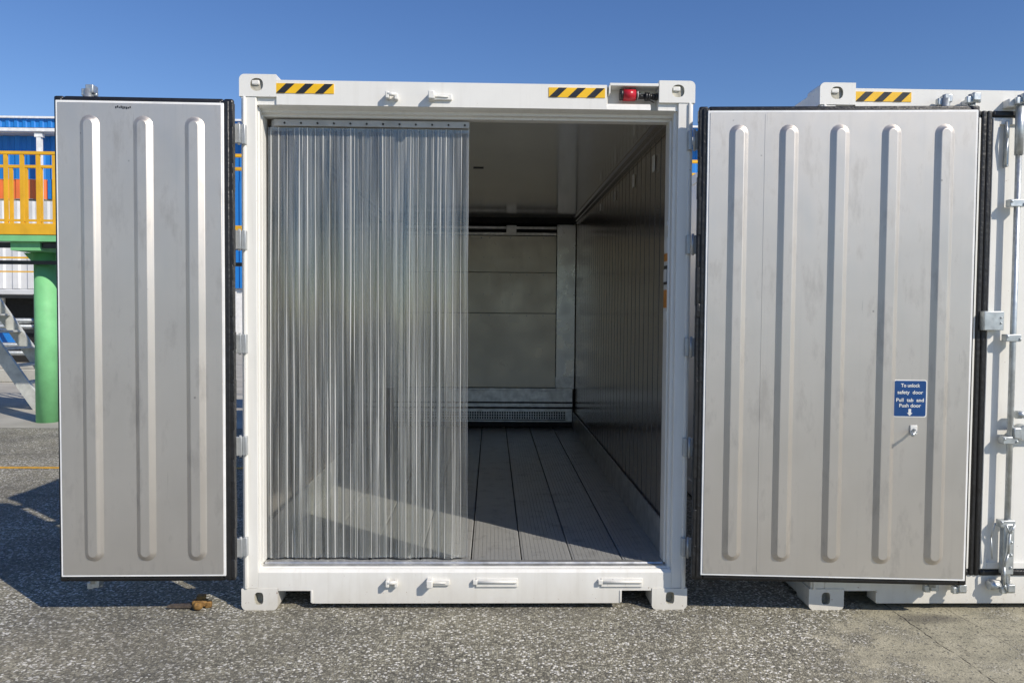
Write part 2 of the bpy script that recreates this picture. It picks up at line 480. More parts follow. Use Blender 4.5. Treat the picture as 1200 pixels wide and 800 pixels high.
def oval(cx, cz, rx, rz, n=20, p=2.6):
    out = []
    for k in range(n):
        a = 2*PI*k/n
        c, s = math.cos(a), math.sin(a)
        out.append((cx+rx*math.copysign(abs(c)**(2/p), c), cz+rz*math.copysign(abs(s)**(2/p), s)))
    return out
def casting(sx, top, rear, root):
    mb = MB([WHITE, simple_cavity])
    x1 = sx*HW*1.005; x0 = sx*(HW-0.19)
    lo, hi = min(x0, x1), max(x0, x1)
    if top: z0, z1 = HH-0.118, HH
    else: z0, z1 = 0.0, 0.118
    r = 0.028
    rad = [0, 0, 0, 0]
    if top: rad[2 if sx > 0 else 3] = r
    else:
        rad[1 if sx > 0 else 0] = r; rad[0 if sx > 0 else 1] = r*0.9
    ol = rrect(lo, hi, z0, z1, rad)
    cx = sx*(HW-0.089) if not top else sx*(HW-0.087)
    hole = oval(cx, (z0+z1)/2+(0.004 if top else 0.006), 0.034 if top else 0.024, 0.034, p=2.4 if top else 3.2)
    dp = 0.014 if top else 0.06
    ys = (-0.004, 0.17, dp) if not rear else (LEN+0.004, LEN-0.17, -dp)
    plate_hole(mb, ol, hole, ys[0], ys[1], ys[2], 0, 1)
    if top and not rear:   # the lip seen inside the upper opening
        mb.box(cx-0.030, cx+0.014, 0.000, 0.012, (z0+z1)/2+0.004, (z0+z1)/2+0.030, 0, 0.006)
    return mb.build('corner_casting', root)
simple_cavity = simple('casting_cavity', (0.46, 0.44, 0.37), 0.7, 0, 0.4, 30)

def hazard(mb, x0, x1, z0, z1, y):
    mb.box(x0, x1, y-0.003, y+0.001, z0, z1, 0)
    n = 3; w = (x1-x0)/n; sl = (z1-z0)*1.0
    for k in range(n):
        a = x0 + k*w + w*0.02
        ww = w*0.44
        pts = [(a, z0+.001), (a+ww, z0+.001), (min(a+ww+sl, x1), z1-.001), (a+sl, z1-.001)]
        mb.prism(pts, 'y', y-0.0052, y-0.0032, 1)

def keeper(mb, x, z):
    """locking-bar cam keeper: two lugs and a body"""
    mb.box(x-0.034, x-0.014, -0.045, 0.003, z-0.018, z+0.020, 0, 0.005)
    mb.box(x+0.012, x+0.032, -0.035, 0.003, z-0.022, z+0.012, 0, 0.005)
    mb.cyl((x-0.024, -0.036, z+0.006), (x+0.022, -0.028, z+0.006), 0.011, 0, 10)
def keeper2(mb, x, z):
    mb.box(x-0.065, x-0.030, -0.055, 0.003, z-0.020, z+0.024, 0, 0.006)
    mb.box(x-0.034, x+0.060, -0.016, 0.003, z-0.016, z+0.016, 0, 0.004)
    mb.cyl((x-0.035, -0.020, z), (x+0.040, -0.020, z), 0.004, 0, 8)

def hinge_post_leaf(mb, sx, z):
    x = sx*HW
    q = sorted((x-sx*0.034, x-sx*0.012))
    mb.box(q[0], q[1], -0.034, 0.001, z-0.052, z+0.052, 1, 0.004)
    mb.cyl((x-sx*0.002, -0.034, z-0.050), (x-sx*0.002, -0.034, z+0.050), 0.0085, 1, 12)
    mb.cyl((x-sx*0.002, -0.034, z-0.058), (x-sx*0.002, -0.034, z+0.058), 0.007, 1, 10)

def container_shell(root):
    """everything but the doors"""
    # posts
    for sx in (-1, 1):
        mb = MB([WHITE, HINGE])
        a, c = sorted((sx*(HW-0.003), sx*1.135))
        mb.box(a, c, 0.0, 0.13, 0.118, HH-0.118, 0, 0.004)
        a, c = sorted((sx*1.137, sx*(1.128 if sx < 0 else 1.116)))
        mb.box(a, c, 0.030, 0.13, 0.19, 2.74, 0, 0.003)
        a, c = sorted((sx*1.205, sx*1.190))
        mb.box(a, c, -0.012, 0.003, 0.119, HH-0.119, 0, 0.004)
        for z in HZ: hinge_post_leaf(mb, sx, z)
        mb.build('corner_post', root)
        mb = MB(WHITE)
        a, c = sorted((sx*(HW-0.003), sx*1.14))
        mb.box(a, c, LEN-0.13, LEN, 0.118, HH-0.118, 0, 0.004)
        mb.build('corner_post', root)
        for top in (0, 1):
            for rear in (0, 1): casting(sx, top, rear, root)
        # side wall with shallow flutes, top and bottom rails
        mb = MB(WHITE)
        xo = sx*(HW-0.012)
        a, c = sorted((xo, sx*1.16))
        mb.box(a, c, 0.131, LEN-0.131, 0.16, 2.84)
        k = 0.35
        while k < LEN-0.3:
            a, c = sorted((xo-sx*0.002, xo+sx*0.006))
            mb.box(a, c, k, k+0.09, 0.22, 2.76, 0, 0.004, 1); k += 0.28
        mb.build('side_wall', root)
        mb = MB(WHITE)
        a, c = sorted((sx*(HW-0.002), sx*1.15))
        mb.box(a, c, 0.17, LEN-0.17, 0.03, 0.159, 0, 0.004)
        mb.build('bottom_rail', root)
        mb = MB(WHITE)
        mb.box(a, c, 0.17, LEN-0.17, 2.785, 2.872, 0, 0.006)
        mb.build('top_rail', root)
    mb = MB(WHITE)
    mb.box(-1.147, 1.147, 0.105, LEN-0.131, 2.842, 2.868)
    mb.build('roof', root)
    mb = MB(WHITE)
    mb.box(-1.136, 1.136, LEN-0.10, LEN-0.01, 0.04, 2.84, 0, 0.004)
    mb.build('end_wall', root)
    # header with the pocket for the connector at its right end
    mb = MB(WHITE)
    xl, xr, xp = -1.028, 1.028, 0.765
    zt, zb, zr = 2.868, 2.737, 2.772
    mb.prism([(xl, 0.0), (xp-0.02, 0.0), (xp, 0.085), (xl, 0.085)], 'z', zb, zt, 0)
    mb.prism([(0.0, zb), (0.006, zr-.012), (0.018, zr), (0.085, zr), (0.085, zb)], 'x', xp-0.019, 0.985, 0)
    mb.box(xp-0.03, xr+0.01, 0.0855, 0.100, zb, zt+0.001, 0)
    mb.box(xp-0.005, xr-0.001, -0.002, 0.0853, zt-0.004, zt+0.012, 0, 0.003)
    mb.box(xp-0.009, xp-0.001, -0.002, 0.085, zr+0.05, zt-0.002, 0, 0.002)
    mb.box(-1.04, 1.04, 0.1005, 0.13, zb, zt-0.01, 0)
    for sx in (-1, 1):
        q = sorted((sx*1.0285, sx*1.1345)); mb.box(q[0], q[1], 0.014, 0.12, zb, 2.7775, 0)
        q = sorted((sx*1.0285, sx*1.1345)); mb.box(q[0], q[1], 0.171, 0.19, zb, zt-.01, 0)
    for x, fn in ((-0.409, keeper), (-0.150, keeper2)): fn(mb, x, 2.787)
    mb.build('header', root)
    # inner head frame / jamb steps
    mb = MB(WHITE)
    mb.prism([(0.004, 2.7368), (0.030, 2.728), (0.060, 2.725), (0.066, 2.712), (0.092, 2.708), (0.096, 2.697), (0.16, 2.697), (0.16, 2.7368)], 'x', -1.1278, 1.1158, 0)
    for sx in (-1, 1):
        a, c = sorted((sx*(1.1278 if sx < 0 else 1.1158), sx*(1.122 if sx < 0 else 1.104)))
        mb.box(a, c, 0.062, 0.16, 0.244, 2.696, 0, 0.002)
    for a in range(9):
        mb.cyl((-0.9+a*.22, 0.10, 2.6955), (-0.9+a*.22, 0.10, 2.699), 0.006, 0, 8)
    mb.build('door_frame', root)
    # sill
    mb = MB(WHITE)
    zt = 0.205
    pts = [(-1.1345, zt), (-1.1345, 0.1185), (-1.026, 0.1185), (-1.026, 0.106), (-0.850, 0.106), (-0.842, 0.036), (0.852, 0.036), (0.860, 0.106), (1.026, 0.106), (1.026, 0.1185), (1.1345, 0.1185), (1.1345, zt)]
    mb.prism(pts, 'y', 0.0, 0.045, 0)
    mb.box(-0.842, 0.852, 0.0452, 0.11, 0.036, 0.044)
    for sx in (-1, 1):    # fork pocket lips
        a = -0.846 if sx < 0 else 0.853
        mb.box(a-0.004, a+0.008, -0.004, 0.10, 0.040, 0.108, 0, 0.002)
        q = sorted((sx*0.86, sx*1.03))
        mb.box(q[0], q[1], 0.046, 0.10, 0.106, 0.114)
    mb.prism([(0.0, 0.2052), (0.012, 0.222), (0.034, 0.225), (0.036, 0.229), (0.12, 0.229), (0.12, 0.2052)], 'x', -1.134, 1.134, 0)
    for x, fn in ((-0.403, keeper), (-0.150, keeper2)): fn(mb, x, 0.155)
    for x in (0.17, 0.86):
        mb.box(x-0.115, x+0.115, -0.010, 0.002, 0.128, 0.176, 0, 0.003)
        mb.cyl((x-0.115, -0.014, 0.158), (x+0.108, -0.014, 0.158), 0.007, 0, 8)
        mb.box(x-0.132, x-0.108, -0.022, 0.002, 0.145, 0.170, 0, 0.003)
    mb.build('sill', root)
    mb = MB(THRESH)
    mb.prism([(0.040, 0.2295), (0.040, 0.233), (0.070, 0.235), (0.074, 0.242), (0.108, 0.243), (0.108, 0.2295)], 'x', -1.120, 1.103, 0)
    mb.build('threshold', root)
    # understructure
    mb = MB(WHITE)
    k = 0.30
    while k < LEN-0.2:
        mb.box(-1.149, 1.149, k, k+0.05, 0.045, 0.17); k += 0.45
    mb.box(-1.149, 1.149, 0.125, LEN-0.11, 0.172, 0.20)
    mb.build('underframe', root)
    mb = MB([YEL, BLACKP]); hazard(mb, -1.030, -0.722, 2.798, 2.850, 0.0); mb.build('hazard_stripe', root)
    mb = MB([YEL, BLACKP]); hazard(mb, 0.430, 0.735, 2.798, 2.850, 0.0); mb.build('hazard_stripe', root)

def lining_interior(root):
    mb = MB([FLOORM, DARK])
    x = -1.125; w = 0.288
    y1 = 5.34
    while x < 1.12:
        xe = min(x+w-0.008, 1.125)
        mb.box(x, xe, 0.112, y1, 0.205, 0.236, 0, 0.003, 1)
        # the fine T profile crowns
        q = x+0.012
        while q < xe-0.02:
            mb.box(q, q+0.0222, 0.114, y1, 0.2355, 0.2385, 0); q += 0.024
        x += w
    mb.box(-1.13, 1.13, 0.112, y1, 0.2005, 0.2045, 1)
    mb.build('floor', root)
    for sx in (-1, 1):
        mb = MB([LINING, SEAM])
        pitch = 0.155
        # corrugated stainless lining: long profile along y
        prof = []
        y = 0.162
        xw = sx*1.143
        while y < 5.35:
            prof += [(xw, y), (xw, y+pitch*0.86), (xw+sx*0.006, y+pitch*0.88), (xw+sx*0.006, y+pitch*0.97)]
            y += pitch
        vs0 = [mb.bm.verts.new((p[0], p[1], 0.238)) for p in prof]
        vs1 = [mb.bm.verts.new((p[0], p[1], 2.758)) for p in prof]
        for i in range(len(prof)-1):
            q = (vs0[i], vs0[i+1], vs1[i+1], vs1[i])
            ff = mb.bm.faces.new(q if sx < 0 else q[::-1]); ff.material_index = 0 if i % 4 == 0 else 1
        mb.build('inner_wall', root)
        mb = MB([SCUFF, BLACKP])
        a, c = sorted((sx*1.134, sx*1.122))
        mb.box(a, c, 0.162, 5.30, 0.20, 0.440, 0, 0.003)
        mb.build('scuff_plate', root)
        mb = MB(LINING)
        a, c = sorted((sx*1.14, sx*1.085))
        mb.prism([(sx*1.141, 2.757), (sx*1.141, 2.685), (sx*1.128, 2.685), (sx*1.118, 2.712), (sx*1.106, 2.716), (sx*1.096, 2.742), (sx*1.078, 2.748), (sx*1.078, 2.757)], 'y', 0.162, 5.0, 0)
        mb.build('cove_moulding', root)
    mb = MB([CEIL, WTRIM])
    mb.box(-1.143, 1.143, 0.131, 5.02, 2.759, 2.775)
    mb.box(-1.143, 1.143, 0.131, 0.16, 2.700, 2.758, 1)
    mb.build('ceiling', root)
    mb = MB(DARK); mb.box(-0.02, 0.06, 1.865, 1.880, 2.752, 2.7588); mb.build('ceiling_clip', root)
    # bulkhead
    mb = MB([BULK, DARK, BULKEDGE, THRESH])
    yb = 5.20
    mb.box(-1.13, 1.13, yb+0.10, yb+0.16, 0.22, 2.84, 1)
    mb.box(-1.143, 1.143, yb-0.16, yb-0.10, 2.70, 2.835, 1)  # black box added for the shaded gap between ceiling and bulkhead
    for (z0, z1) in ((0.735, 1.628), (1.634, 2.118), (2.124, 2.560)):
        mb.box(-0.90, 0.905, yb, yb+0.03, z0, z1, 0, 0.003)
        for x in (-0.7, -0.35, 0.0, 0.1, 0.35, 0.55, 0.75):
            mb.cyl((x, yb-0.004, z1-0.025), (x, yb+0.001, z1-0.025), 0.008, 3, 8)
            if z0 > 1.0: mb.cyl((x+.03, yb-0.004, z1-0.26), (x+.03, yb+0.001, z1-0.26), 0.006, 3, 8)
    mb.build('bulkhead', root)
    for sx in (-1, 1):
        mb = MB([BULKEDGE, THRESH])
        a, c = sorted((sx*0.912, sx*1.136))
        mb.box(a, c, yb-0.01, yb+0.05, 0.72, 2.70, 0, 0.003)
        a, c = sorted((sx*0.906, sx*1.132))
        mb.box(a, c, yb-0.018, yb-0.0105, 0.735, 0.87, 1, 0.002)
        mb.build('bulkhead_pillar', root)
    mb = MB([THRESH, DARK])
    mb.box(-0.90, 0.905, yb-0.012, yb+0.03, 2.566, 2.600, 0, 0.003)
    mb.box(-0.90, 0.905, yb-0.002, yb+0.03, 2.601, 2.640, 1)
    mb.box(-0.90, 0.905, yb-0.016, yb+0.03, 2.641, 2.672, 0, 0.003)
    mb.box(0.30, 0.42, yb-0.022, yb+0.0, 2.575, 2.685, 0, 0.002)
    mb.build('air_duct', root)
    mb = MB([THRESH, DARK])
    x0, x1 = -1.04, 1.115
    mb.box(x0, x1, yb-0.035, yb+0.03, 0.700, 0.728, 0, 0.003)
    mb.box(x0, x1, yb-0.020, yb+0.03, 0.560, 0.699, 0, 0.002)
    mb.box(x0, x1, yb-0.030, yb+0.03, 0.545, 0.559, 1)
    mb.box(x0, x1, yb-0.028, yb+0.03, 0.500, 0.544, 0, 0.002)
    mb.box(x0, x1, yb-0.012, yb+0.03, 0.480, 0.499, 1)
    mb.box(x0, x1, yb-0.030, yb+0.03, 0.440, 0.479, 0, 0.003)
    mb.box(x0, x1, yb+0.012, yb+0.03, 0.330, 0.439, 1)
    x = x0
    while x < x1-0.02:
        mb.box(x, x+0.010, yb-0.010, yb+0.011, 0.345, 0.439, 0); x += 0.030
    for z in (0.345, 0.378, 0.410):
        mb.box(x0, x1, yb-0.013, yb-0.006, z, z+0.007, 0)
    mb.box(x1-0.08, x1, yb-0.024, yb-0.0135, 0.335, 0.439, 0, 0.002)
    mb.box(x0, x1, yb-0.018, yb+0.03, 0.318, 0.333, 0, 0.002)
    mb.box(x0, x1, yb+0.02, yb+0.05, 0.26, 0.317, 1)
    mb.build('air_grille', root)
    # stickers on the right wall and jamb
    for i, (y, z, w, h) in enumerate(((0.60, 2.57, 0.06, 0.10), (1.30, 2.58, 0.06, 0.09), (2.15, 2.60, 0.06, 0.08), (3.0, 2.62, .05, .06))):
        mb = MB(STICKW); mb.box(1.130, 1.134, y, y+w, z-h/2, z+h/2); mb.build('wall_label', root)
    for z0, z1, mm in ((2.125, 2.15, STICKW), (1.975, 2.06, STICKW), (1.93, 1.972, ORANGE), (1.80, 1.905, BLACKP), (1.815, 1.885, STICKW), (1.67, 1.77, ORANGE), (1.60, 1.65, STICKW)):
        mb = MB(mm)
        d = 0.0045 if mm is STICKW and z0 == 1.815 else 0.003
        mb.box(1.104-d, 1.1045, 0.075, 0.145, z0, z1); mb.build('jamb_label', root)

# ------------------------------------------------------------------ open door (inner lining face turned to the camera, local -y)
def stadium(cx, z0, z1, hw, y, n=8):
    pts = []
    for k in range(n+1):
        a = k/n*PI
        pts.append((cx+hw*math.cos(a), y, z1-hw+hw*math.sin(a)))
    for k in range(n+1):
        a = PI+k/n*PI
        pts.append((cx+hw*math.cos(a), y, z0+hw+hw*math.sin(a)))
    return pts
def text_into(mb, txt, size, x, z, y, mi, width=None, sy=1.0):
    cu = bpy.data.curves.new('t', 'FONT'); cu.body = txt; cu.size = size; cu.align_x = 'CENTER'
    cu.extrude = 0.0004; cu.offset = size*0.016
    o = bpy.data.objects.new('t', cu); COL.objects.link(o)
    dg = bpy.context.evaluated_depsgraph_get()
    me = bpy.data.meshes.new_from_object(o.evaluated_get(dg))
    xs = [v.co.x for v in me.vertices]
    w = max(xs)-min(xs)
    s = (width/w) if width else 1.0
    me.transform(Matrix.Translation((x, y, z)) @ Matrix.Rotation(R(90), 4, 'X') @ Matrix.Diagonal((s, sy, 1, 1)))
    n0 = len(mb.bm.faces)
    mb.bm.from_mesh(me)
    mb.bm.faces.ensure_lookup_table()
    for f in mb.bm.faces[n0:]: f.material_index = mi
    bpy.data.objects.remove(o); bpy.data.curves.remove(cu); bpy.data.meshes.remove(me)

def lock_rod(door, s, u, zc, zlen=(0.10, 2.84), handle=True, y=0.035, sgn=1):
    """locking bar standing off the outer skin (local +y when the door is open)"""
    x = s*u
    mb = MB(GALV)
    mb.cyl((x, y, zlen[0]), (x, y, zlen[1]), 0.016, 0, 14)
    for z in (0.50, 0.96, 1.52, 2.25):
        mb.box(x-0.050, x+0.034, y-0.024*sgn, y+0.020*sgn, z-0.020, z+0.020, 0, 0.004)
        mb.ball((x-0.042, y+0.020*sgn, z+0.008), 0.008); mb.ball((x+0.026, y+0.020*sgn, z-0.006), 0.008)
    for z, d in ((zlen[1]-0.02, -1), (zlen[0]+0.02, 1)):
        mb.cyl((x, y, z), (x, y, z+d*0.30), 0.022, 0, 14)
        mb.box(x-0.012, x+0.030, y-0.018, y+0.042*sgn, z-0.022, z+0.022, 0, 0.005)
        mb.box(x-0.040, x-0.006, y-0.004, y+0.030*sgn, z-0.034, z+0.004, 0, 0.005)
        mb.cyl((x-0.02, y+0.024*sgn, z-0.022), (x+0.034, y+0.024*sgn, z-0.022), 0.009, 0, 10)
    r = mb.build('lock_rod', door)
    return r

def open_door(root, s, hx, hy, W, ang, rib_u, zr=(0.318, 2.632)):
    """s=+1 door reaches to +x, -1 to -x; local x = s*u"""
    Z0, Z1 = 0.200, 2.735
    mb = MB([WHITE, HINGE])
    X = lambda a, c: sorted((s*a, s*c))
    a, c = X(0.03, W-0.015)
    mb.box(a, c, -0.052, 0.0, Z0+0.02, Z1-0.02, 0, 0.004)
    for z in HZ:      # hinge blades from the door edge to the pin
        a, c = X(-0.004, 0.07)
        mb.box(a, c, -0.014, 0.010, z-0.050, z+0.050, 1, 0.003)
    door = mb.build('door', root, (hx, hy, 0), (0, 0, ang))
    # rubber gasket ring, two fins
    mb = MB(GASKET)
    gz0, gz1 = Z0, Z1
    def ring(u0, u1, z0, z1, wdt, y0, y1, bev):
        for (a, c, zz0, zz1) in ((u0, u0+wdt, z0, z1), (u1-wdt, u1, z0, z1)):
            p, q = X(a, c); mb.box(p, q, y0, y1, zz0, zz1, 0, bev)
        p, q = X(u0+wdt+.0002, u1-wdt-.0002)
        mb.box(p, q, y0, y1, z0, z0+wdt, 0, bev); mb.box(p, q, y0, y1, z1-wdt, z1, 0, bev)
    ring(0.012, W, gz0, gz1, 0.05, -0.080, -0.050, 0.010)
    z = gz0+0.02
    while z < gz1-0.05:      # creased lip on the hinge side
        hgt = random.uniform(0.05, 0.22); o1 = random.uniform(-0.0035, 0.0005)
        p, q = X(0.008-o1, 0.030); mb.box(p, q, -0.094+random.uniform(-.004, .003), -0.052, z, min(z+hgt, gz1-.02), 0, 0.004)
        z += hgt-0.012
    ring(0.026, W-0.012, gz0+0.014, gz1-0.014, 0.04, -0.100, -0.079, 0.008)
    mb.build('gasket', door)
    # lining plug and border
    u0, u1 = 0.052, W-0.024
    z0, z1 = 0.236, 2.705
    mb = MB(WTRIM)
    p, q = X(u0, u1)
    mb.box(p, q, -0.108, -0.052, z0, z1, 0, 0.003)
    mb.build('plug_border', door)
    mb = MB(DOORSHEET)
    bw = 0.011
    p, q = X(u0+bw, u1-bw)
    mb.box(p, q, -0.111, -0.1082, z0+bw, z1-bw, 0, 0.0012, 1)
    if W > 1.2:      # the sheet joint and a bent lower strip
        p, q = X(0.349, 0.3515); mb.box(p, q, -0.1122, -0.1112, z0+bw+.01, z1-bw-.01)
    for u in rib_u:
        cx = s*u
        h = 0.020
        loops = []
        for hw_, yy in ((0.051, -0.1108), (0.0495, -0.1116), (0.047, -0.1135), (0.026, -0.1305), (0.0235, -0.1325), (0.021, -0.133)):
            d = 0.051-hw_
            loops.append(stadium(cx, zr[0]+d, zr[1]-d, hw_, yy))
        mb.loft(loops, 0, False, True, True)
    o = mb.build('lining_panel', door)
    return door

def make_rod_ends(door, s, us, W):
    for u in us: lock_rod(door, s, u, 0, (0.135, 2.82), True, 0.035, 1)

# ------------------------------------------------------------------ container with both doors open
c1 = empty('shipping_container', (0, 0, 0))
tag(c1, 'white refrigerated container with both doors swung open and metal lined interior', 'shipping container', 'white containers side by side')
container_shell(c1)
lining_interior(c1)
ld = open_door(c1, -1, -1.211, -0.034, 0.925, R(0.9), (0.198, 0.459, 0.728))
ld.name = 'door'
tag(ld, 'narrow left door leaf swung fully open showing three pressed ribs')
rd = open_door(c1, 1, 1.217, -0.022, 1.464, R(-4.0), (0.213, 0.473, 0.735, 1.000, 1.270))
tag(rd, 'wide right door leaf swung fully open with five pressed ribs and a blue notice')
make_rod_ends(ld, -1, (0.80,), 0.925)
make_rod_ends(rd, 1, (1.34,), 1.464)
# notice on the wide door
mb = MB([STICKW, STICKB])
sx0, sx1, sz0, sz1 = 1.041, 1.215, 1.103, 1.300
yy = -0.1113
def rr3(x0, x1, z0, z1, r): return rrect(x0, x1, z0, z1, (r, r, r, r))
mb.prism(rr3(sx0, sx1, sz0, sz1, 0.012), 'y', yy-0.0012, yy, 0)
mb.prism(rr3(sx0+0.005, sx1-0.005, sz0+0.005, sz1-0.005, 0.010), 'y', yy-0.0020, yy-0.0013, 1)
cxs = (sx0+sx1)/2
for t, z, w in (('To unlock', 1.262, 0.098), ('safety  door', 1.226, 0.132), ('Pull  tab  and', 1.185, 0.142), ('Push door', 1.156, 0.112)):
    text_into(mb, t, 0.029, cxs, z, yy-0.0027, 0, w, 0.9)
mb.prism([(cxs-0.007, 1.147), (cxs-0.007, 1.126), (cxs-0.014, 1.126), (cxs, 1.110), (cxs+0.014, 1.126), (cxs+0.007, 1.126), (cxs+0.007, 1.147)][::-1], 'y', yy-0.0029, yy-0.0021, 0)
mb.build('notice', rd)
mb = MB([STICKW, GALV])
mb.box(1.131, 1.169, -0.118, -0.111, 1.012, 1.062, 0, 0.004)
mb.tube([(1.152, -0.113, 1.040), (1.147, -0.15, 1.034), (1.119, -0.175, 1.020)], 0.007, 1, 8)
mb.ball((1.119, -0.175, 1.020), 0.011, 1)
mb.build('release_tab', rd)
# marker scrawl on the narrow door
mb = MB(BLACKP)
for k in range(9):
    x = -0.598+k*0.009
    mb.box(x, x+0.006, -0.1122, -0.1108, 2.668+random.uniform(-.006, .002), 2.676+random.uniform(-.002, .006), 0)
mb.build('pen_mark', ld)
# connector in the header pocket
mb = MB([REDP, BLACKP, STICKW])
z = 2.826
mb.cyl((0.820, 0.035, z), (0.838, 0.035, z), 0.030, 1, 20)
mb.cyl((0.838, 0.035, z), (0.905, 0.035, z), 0.032, 0, 24)
mb.cyl((0.905, 0.035, z), (0.915, 0.035, z), 0.028, 1, 20)
mb.cyl((0.915, 0.035, z), (0.919, 0.035, z), 0.024, 2, 20)
mb.cyl((0.919, 0.035, z-.002), (0.932, 0.035, z-.002), 0.020, 1, 16)
mb.build('power_socket', c1)
mb = MB([BLACKP, GALV])
z = 2.818
for k, (x, r) in enumerate(((0.938, .014), (0.950, .013), (0.964, .024), (0.978, .022), (0.990, .015), (1.004, .017), (1.020, 0.020), (1.032, .017))):
    mb.cyl((x-0.006, 0.035, z), (x+0.006, 0.035, z), r, 0, 14)
mb.tube([(0.93, 0.035, z), (0.97, 0.03, z+0.014), (1.02, 0.035, z+0.002)], 0.006, 0)
mb.tube([(0.955, 0.03, z-.01), (0.985, 0.028, z-0.022), (1.01, 0.04, z-0.030)], 0.003, 0)
mb.build('cable_gland', c1)

# ------------------------------------------------------------------ closed container
c2 = empty('shipping_container', (3.128, -0.012, 0), 0)
tag(c2, 'closed white container at the right edge with its galvanised locking bar in view', 'shipping container', 'white containers side by side')
container_shell(c2)
def closed_door(x0, x1, rods, label):
    Z0, Z1 = 0.215, 2.735
    mb = MB(WHITE)
    mb.box(x0+0.02, x1-0.02, 0.004, 0.075, Z0, Z1, 0, 0.004)
    fl = 0.035
    xa, xb, za, zb = x0+0.034, x1-0.034, Z0+0.018, Z1-0.018
    mb.box(xa, xa+fl, -0.010, 0.0035, za, zb, 0, 0.003); mb.box(xb-fl, xb, -0.010, 0.0035, za, zb, 0, 0.003)
    mb.box(xa+fl+.0002, xb-fl-.0002, -0.010, 0.0035, za, za+fl, 0, 0.003); mb.box(xa+fl+.0002, xb-fl-.0002, -0.010, 0.0035, zb-fl, zb, 0, 0.003)
    d = mb.build('door', c2)
    mb = MB(GASKET)
    for (a, c) in ((x0, x0+0.030), (x1-0.030, x1)):
        mb.box(a, c, -0.012, 0.05, Z0-0.022, Z1+0.022, 0, 0.010)
    mb.box(x0+0.0305, x1-0.0305, -0.012, 0.05, Z0-0.022, Z0+0.012, 0, 0.010)
    mb.box(x0+0.0305, x1-0.0305, -0.012, 0.05, Z1-0.012, Z1+0.022, 0, 0.010)
    mb.build('gasket', d)
    for u in rods:
        lock_rod(d, 1, u, 0, (0.13, 2.83), True, -0.050, -1)
        mb = MB(GALV)
        hd = 1 if x1 > 0 else -1
        if hd < 0: mb.box(u-0.20, u-0.02, -0.062, -0.046, 0.985, 1.015, 0, 0.004); mb.box(u-0.05, u-0.006, -0.075, -0.036, 0.97, 1.03, 0, 0.006); mb.build('handle', d); continue
        mb.box(u+0.02, u+0.20, -0.062, -0.046, 0.985, 1.015, 0, 0.004)
        mb.box(u+0.006, u+0.05, -0.075, -0.036, 0.97, 1.03, 0, 0.006)
        mb.cyl((u+0.085, -0.07, 1.0), (u+0.085, -0.002, 1.0), 0.045, 0, 18)
        mb.cyl((u+0.03, -0.05, 1.10), (u+0.09, -0.05, 1.10), 0.022, 0, 14)
        mb.ball((u+0.09, -0.055, 1.105), 0.018)
        mb.build('handle', d)
        # bottom cam with its seal loop
        mb = MB(GALV)
        mb.box(u-0.030, u+0.030, -0.072, -0.030, 0.22, 0.50, 0, 0.006)
        for zz in (0.26, 0.33, 0.40, 0.46): mb.ball((u+0.012, -0.073, zz), 0.008)
        mb.tube([(u-0.03, -0.085, 0.50), (u-0.006, -0.085, 0.45), (u+0.02, -0.085, 0.50)], 0.005)
        mb.tube([(u-0.006, -0.085, 0.45), (u-0.012, -0.085, 0.34), (u-0.035, -0.088, 0.27), (u-0.030, -0.088, 0.17), (u-0.010, -0.080, 0.13)], 0.006)
        mb.tube([(u-0.06, -0.04, 0.50), (u-0.085, -0.045, 0.42), (u-0.075, -0.045, 0.30)], 0.004)
        mb.cyl((u-0.085, -0.035, 0.150), (u-0.015, -0.035, 0.150), 0.026, 0, 14)
        mb.cyl((u-0.012, -0.035, 0.135), (u+0.055, -0.035, 0.135), 0.012, 0, 12)
        mb.build('cam_keeper', d)
        mb = MB(GALV)
        mb.box(u-0.052, u-0.040, -0.030, 0.003, 2.45, 2.70, 0, 0.003)
        mb.tube([(u-0.060, -0.03, 2.69), (u-0.060, -0.045, 2.60), (u-0.060, -0.03, 2.46)], 0.006)
        mb.build('guide_bracket', d)
    tag(d, label)
    return d
closed_door(-1.150, -0.302, (-0.42,), 'closed narrow door leaf')
d2 = closed_door(-0.302, 1.150, (-0.150, 0.95), 'closed wide door leaf with galvanised locking bars')
mb = MB(GALV)
mb.box(-0.315, -0.205, -0.055, -0.012, 1.56, 1.665, 0, 0.004)
mb.ball((-0.222, -0.056, 1.60), 0.006); mb.ball((-0.222, -0.056, 1.63), 0.006)
mb.build('overlap_plate', d2)

# ------------------------------------------------------------------ strip curtain
cu = empty('strip_curtain', (-0.545, 0.130, 0.27))
tag(cu, 'clear ribbed plastic strip curtain hanging from a rail across the left half of the opening', 'strip curtain')
mb = MB([RAILM, DARK])
mb.box(-0.53, 0.545, -0.016, -0.011, 2.382, 2.418, 0, 0.002)
mb.box(-0.55, 0.545, 0.012, 0.018, 2.360, 2.420, 0, 0.002)
for k in range(12):
    mb.cyl((-0.47+k*0.09, -0.021, 2.398), (-0.47+k*0.09, -0.014, 2.398), 0.0055, 1, 8)
mb.build('rail', cu)
nst = 13
W = 0.20
span0, span1 = -0.572, 0.545
rnd = random.Random(3)
BP = 0.0430
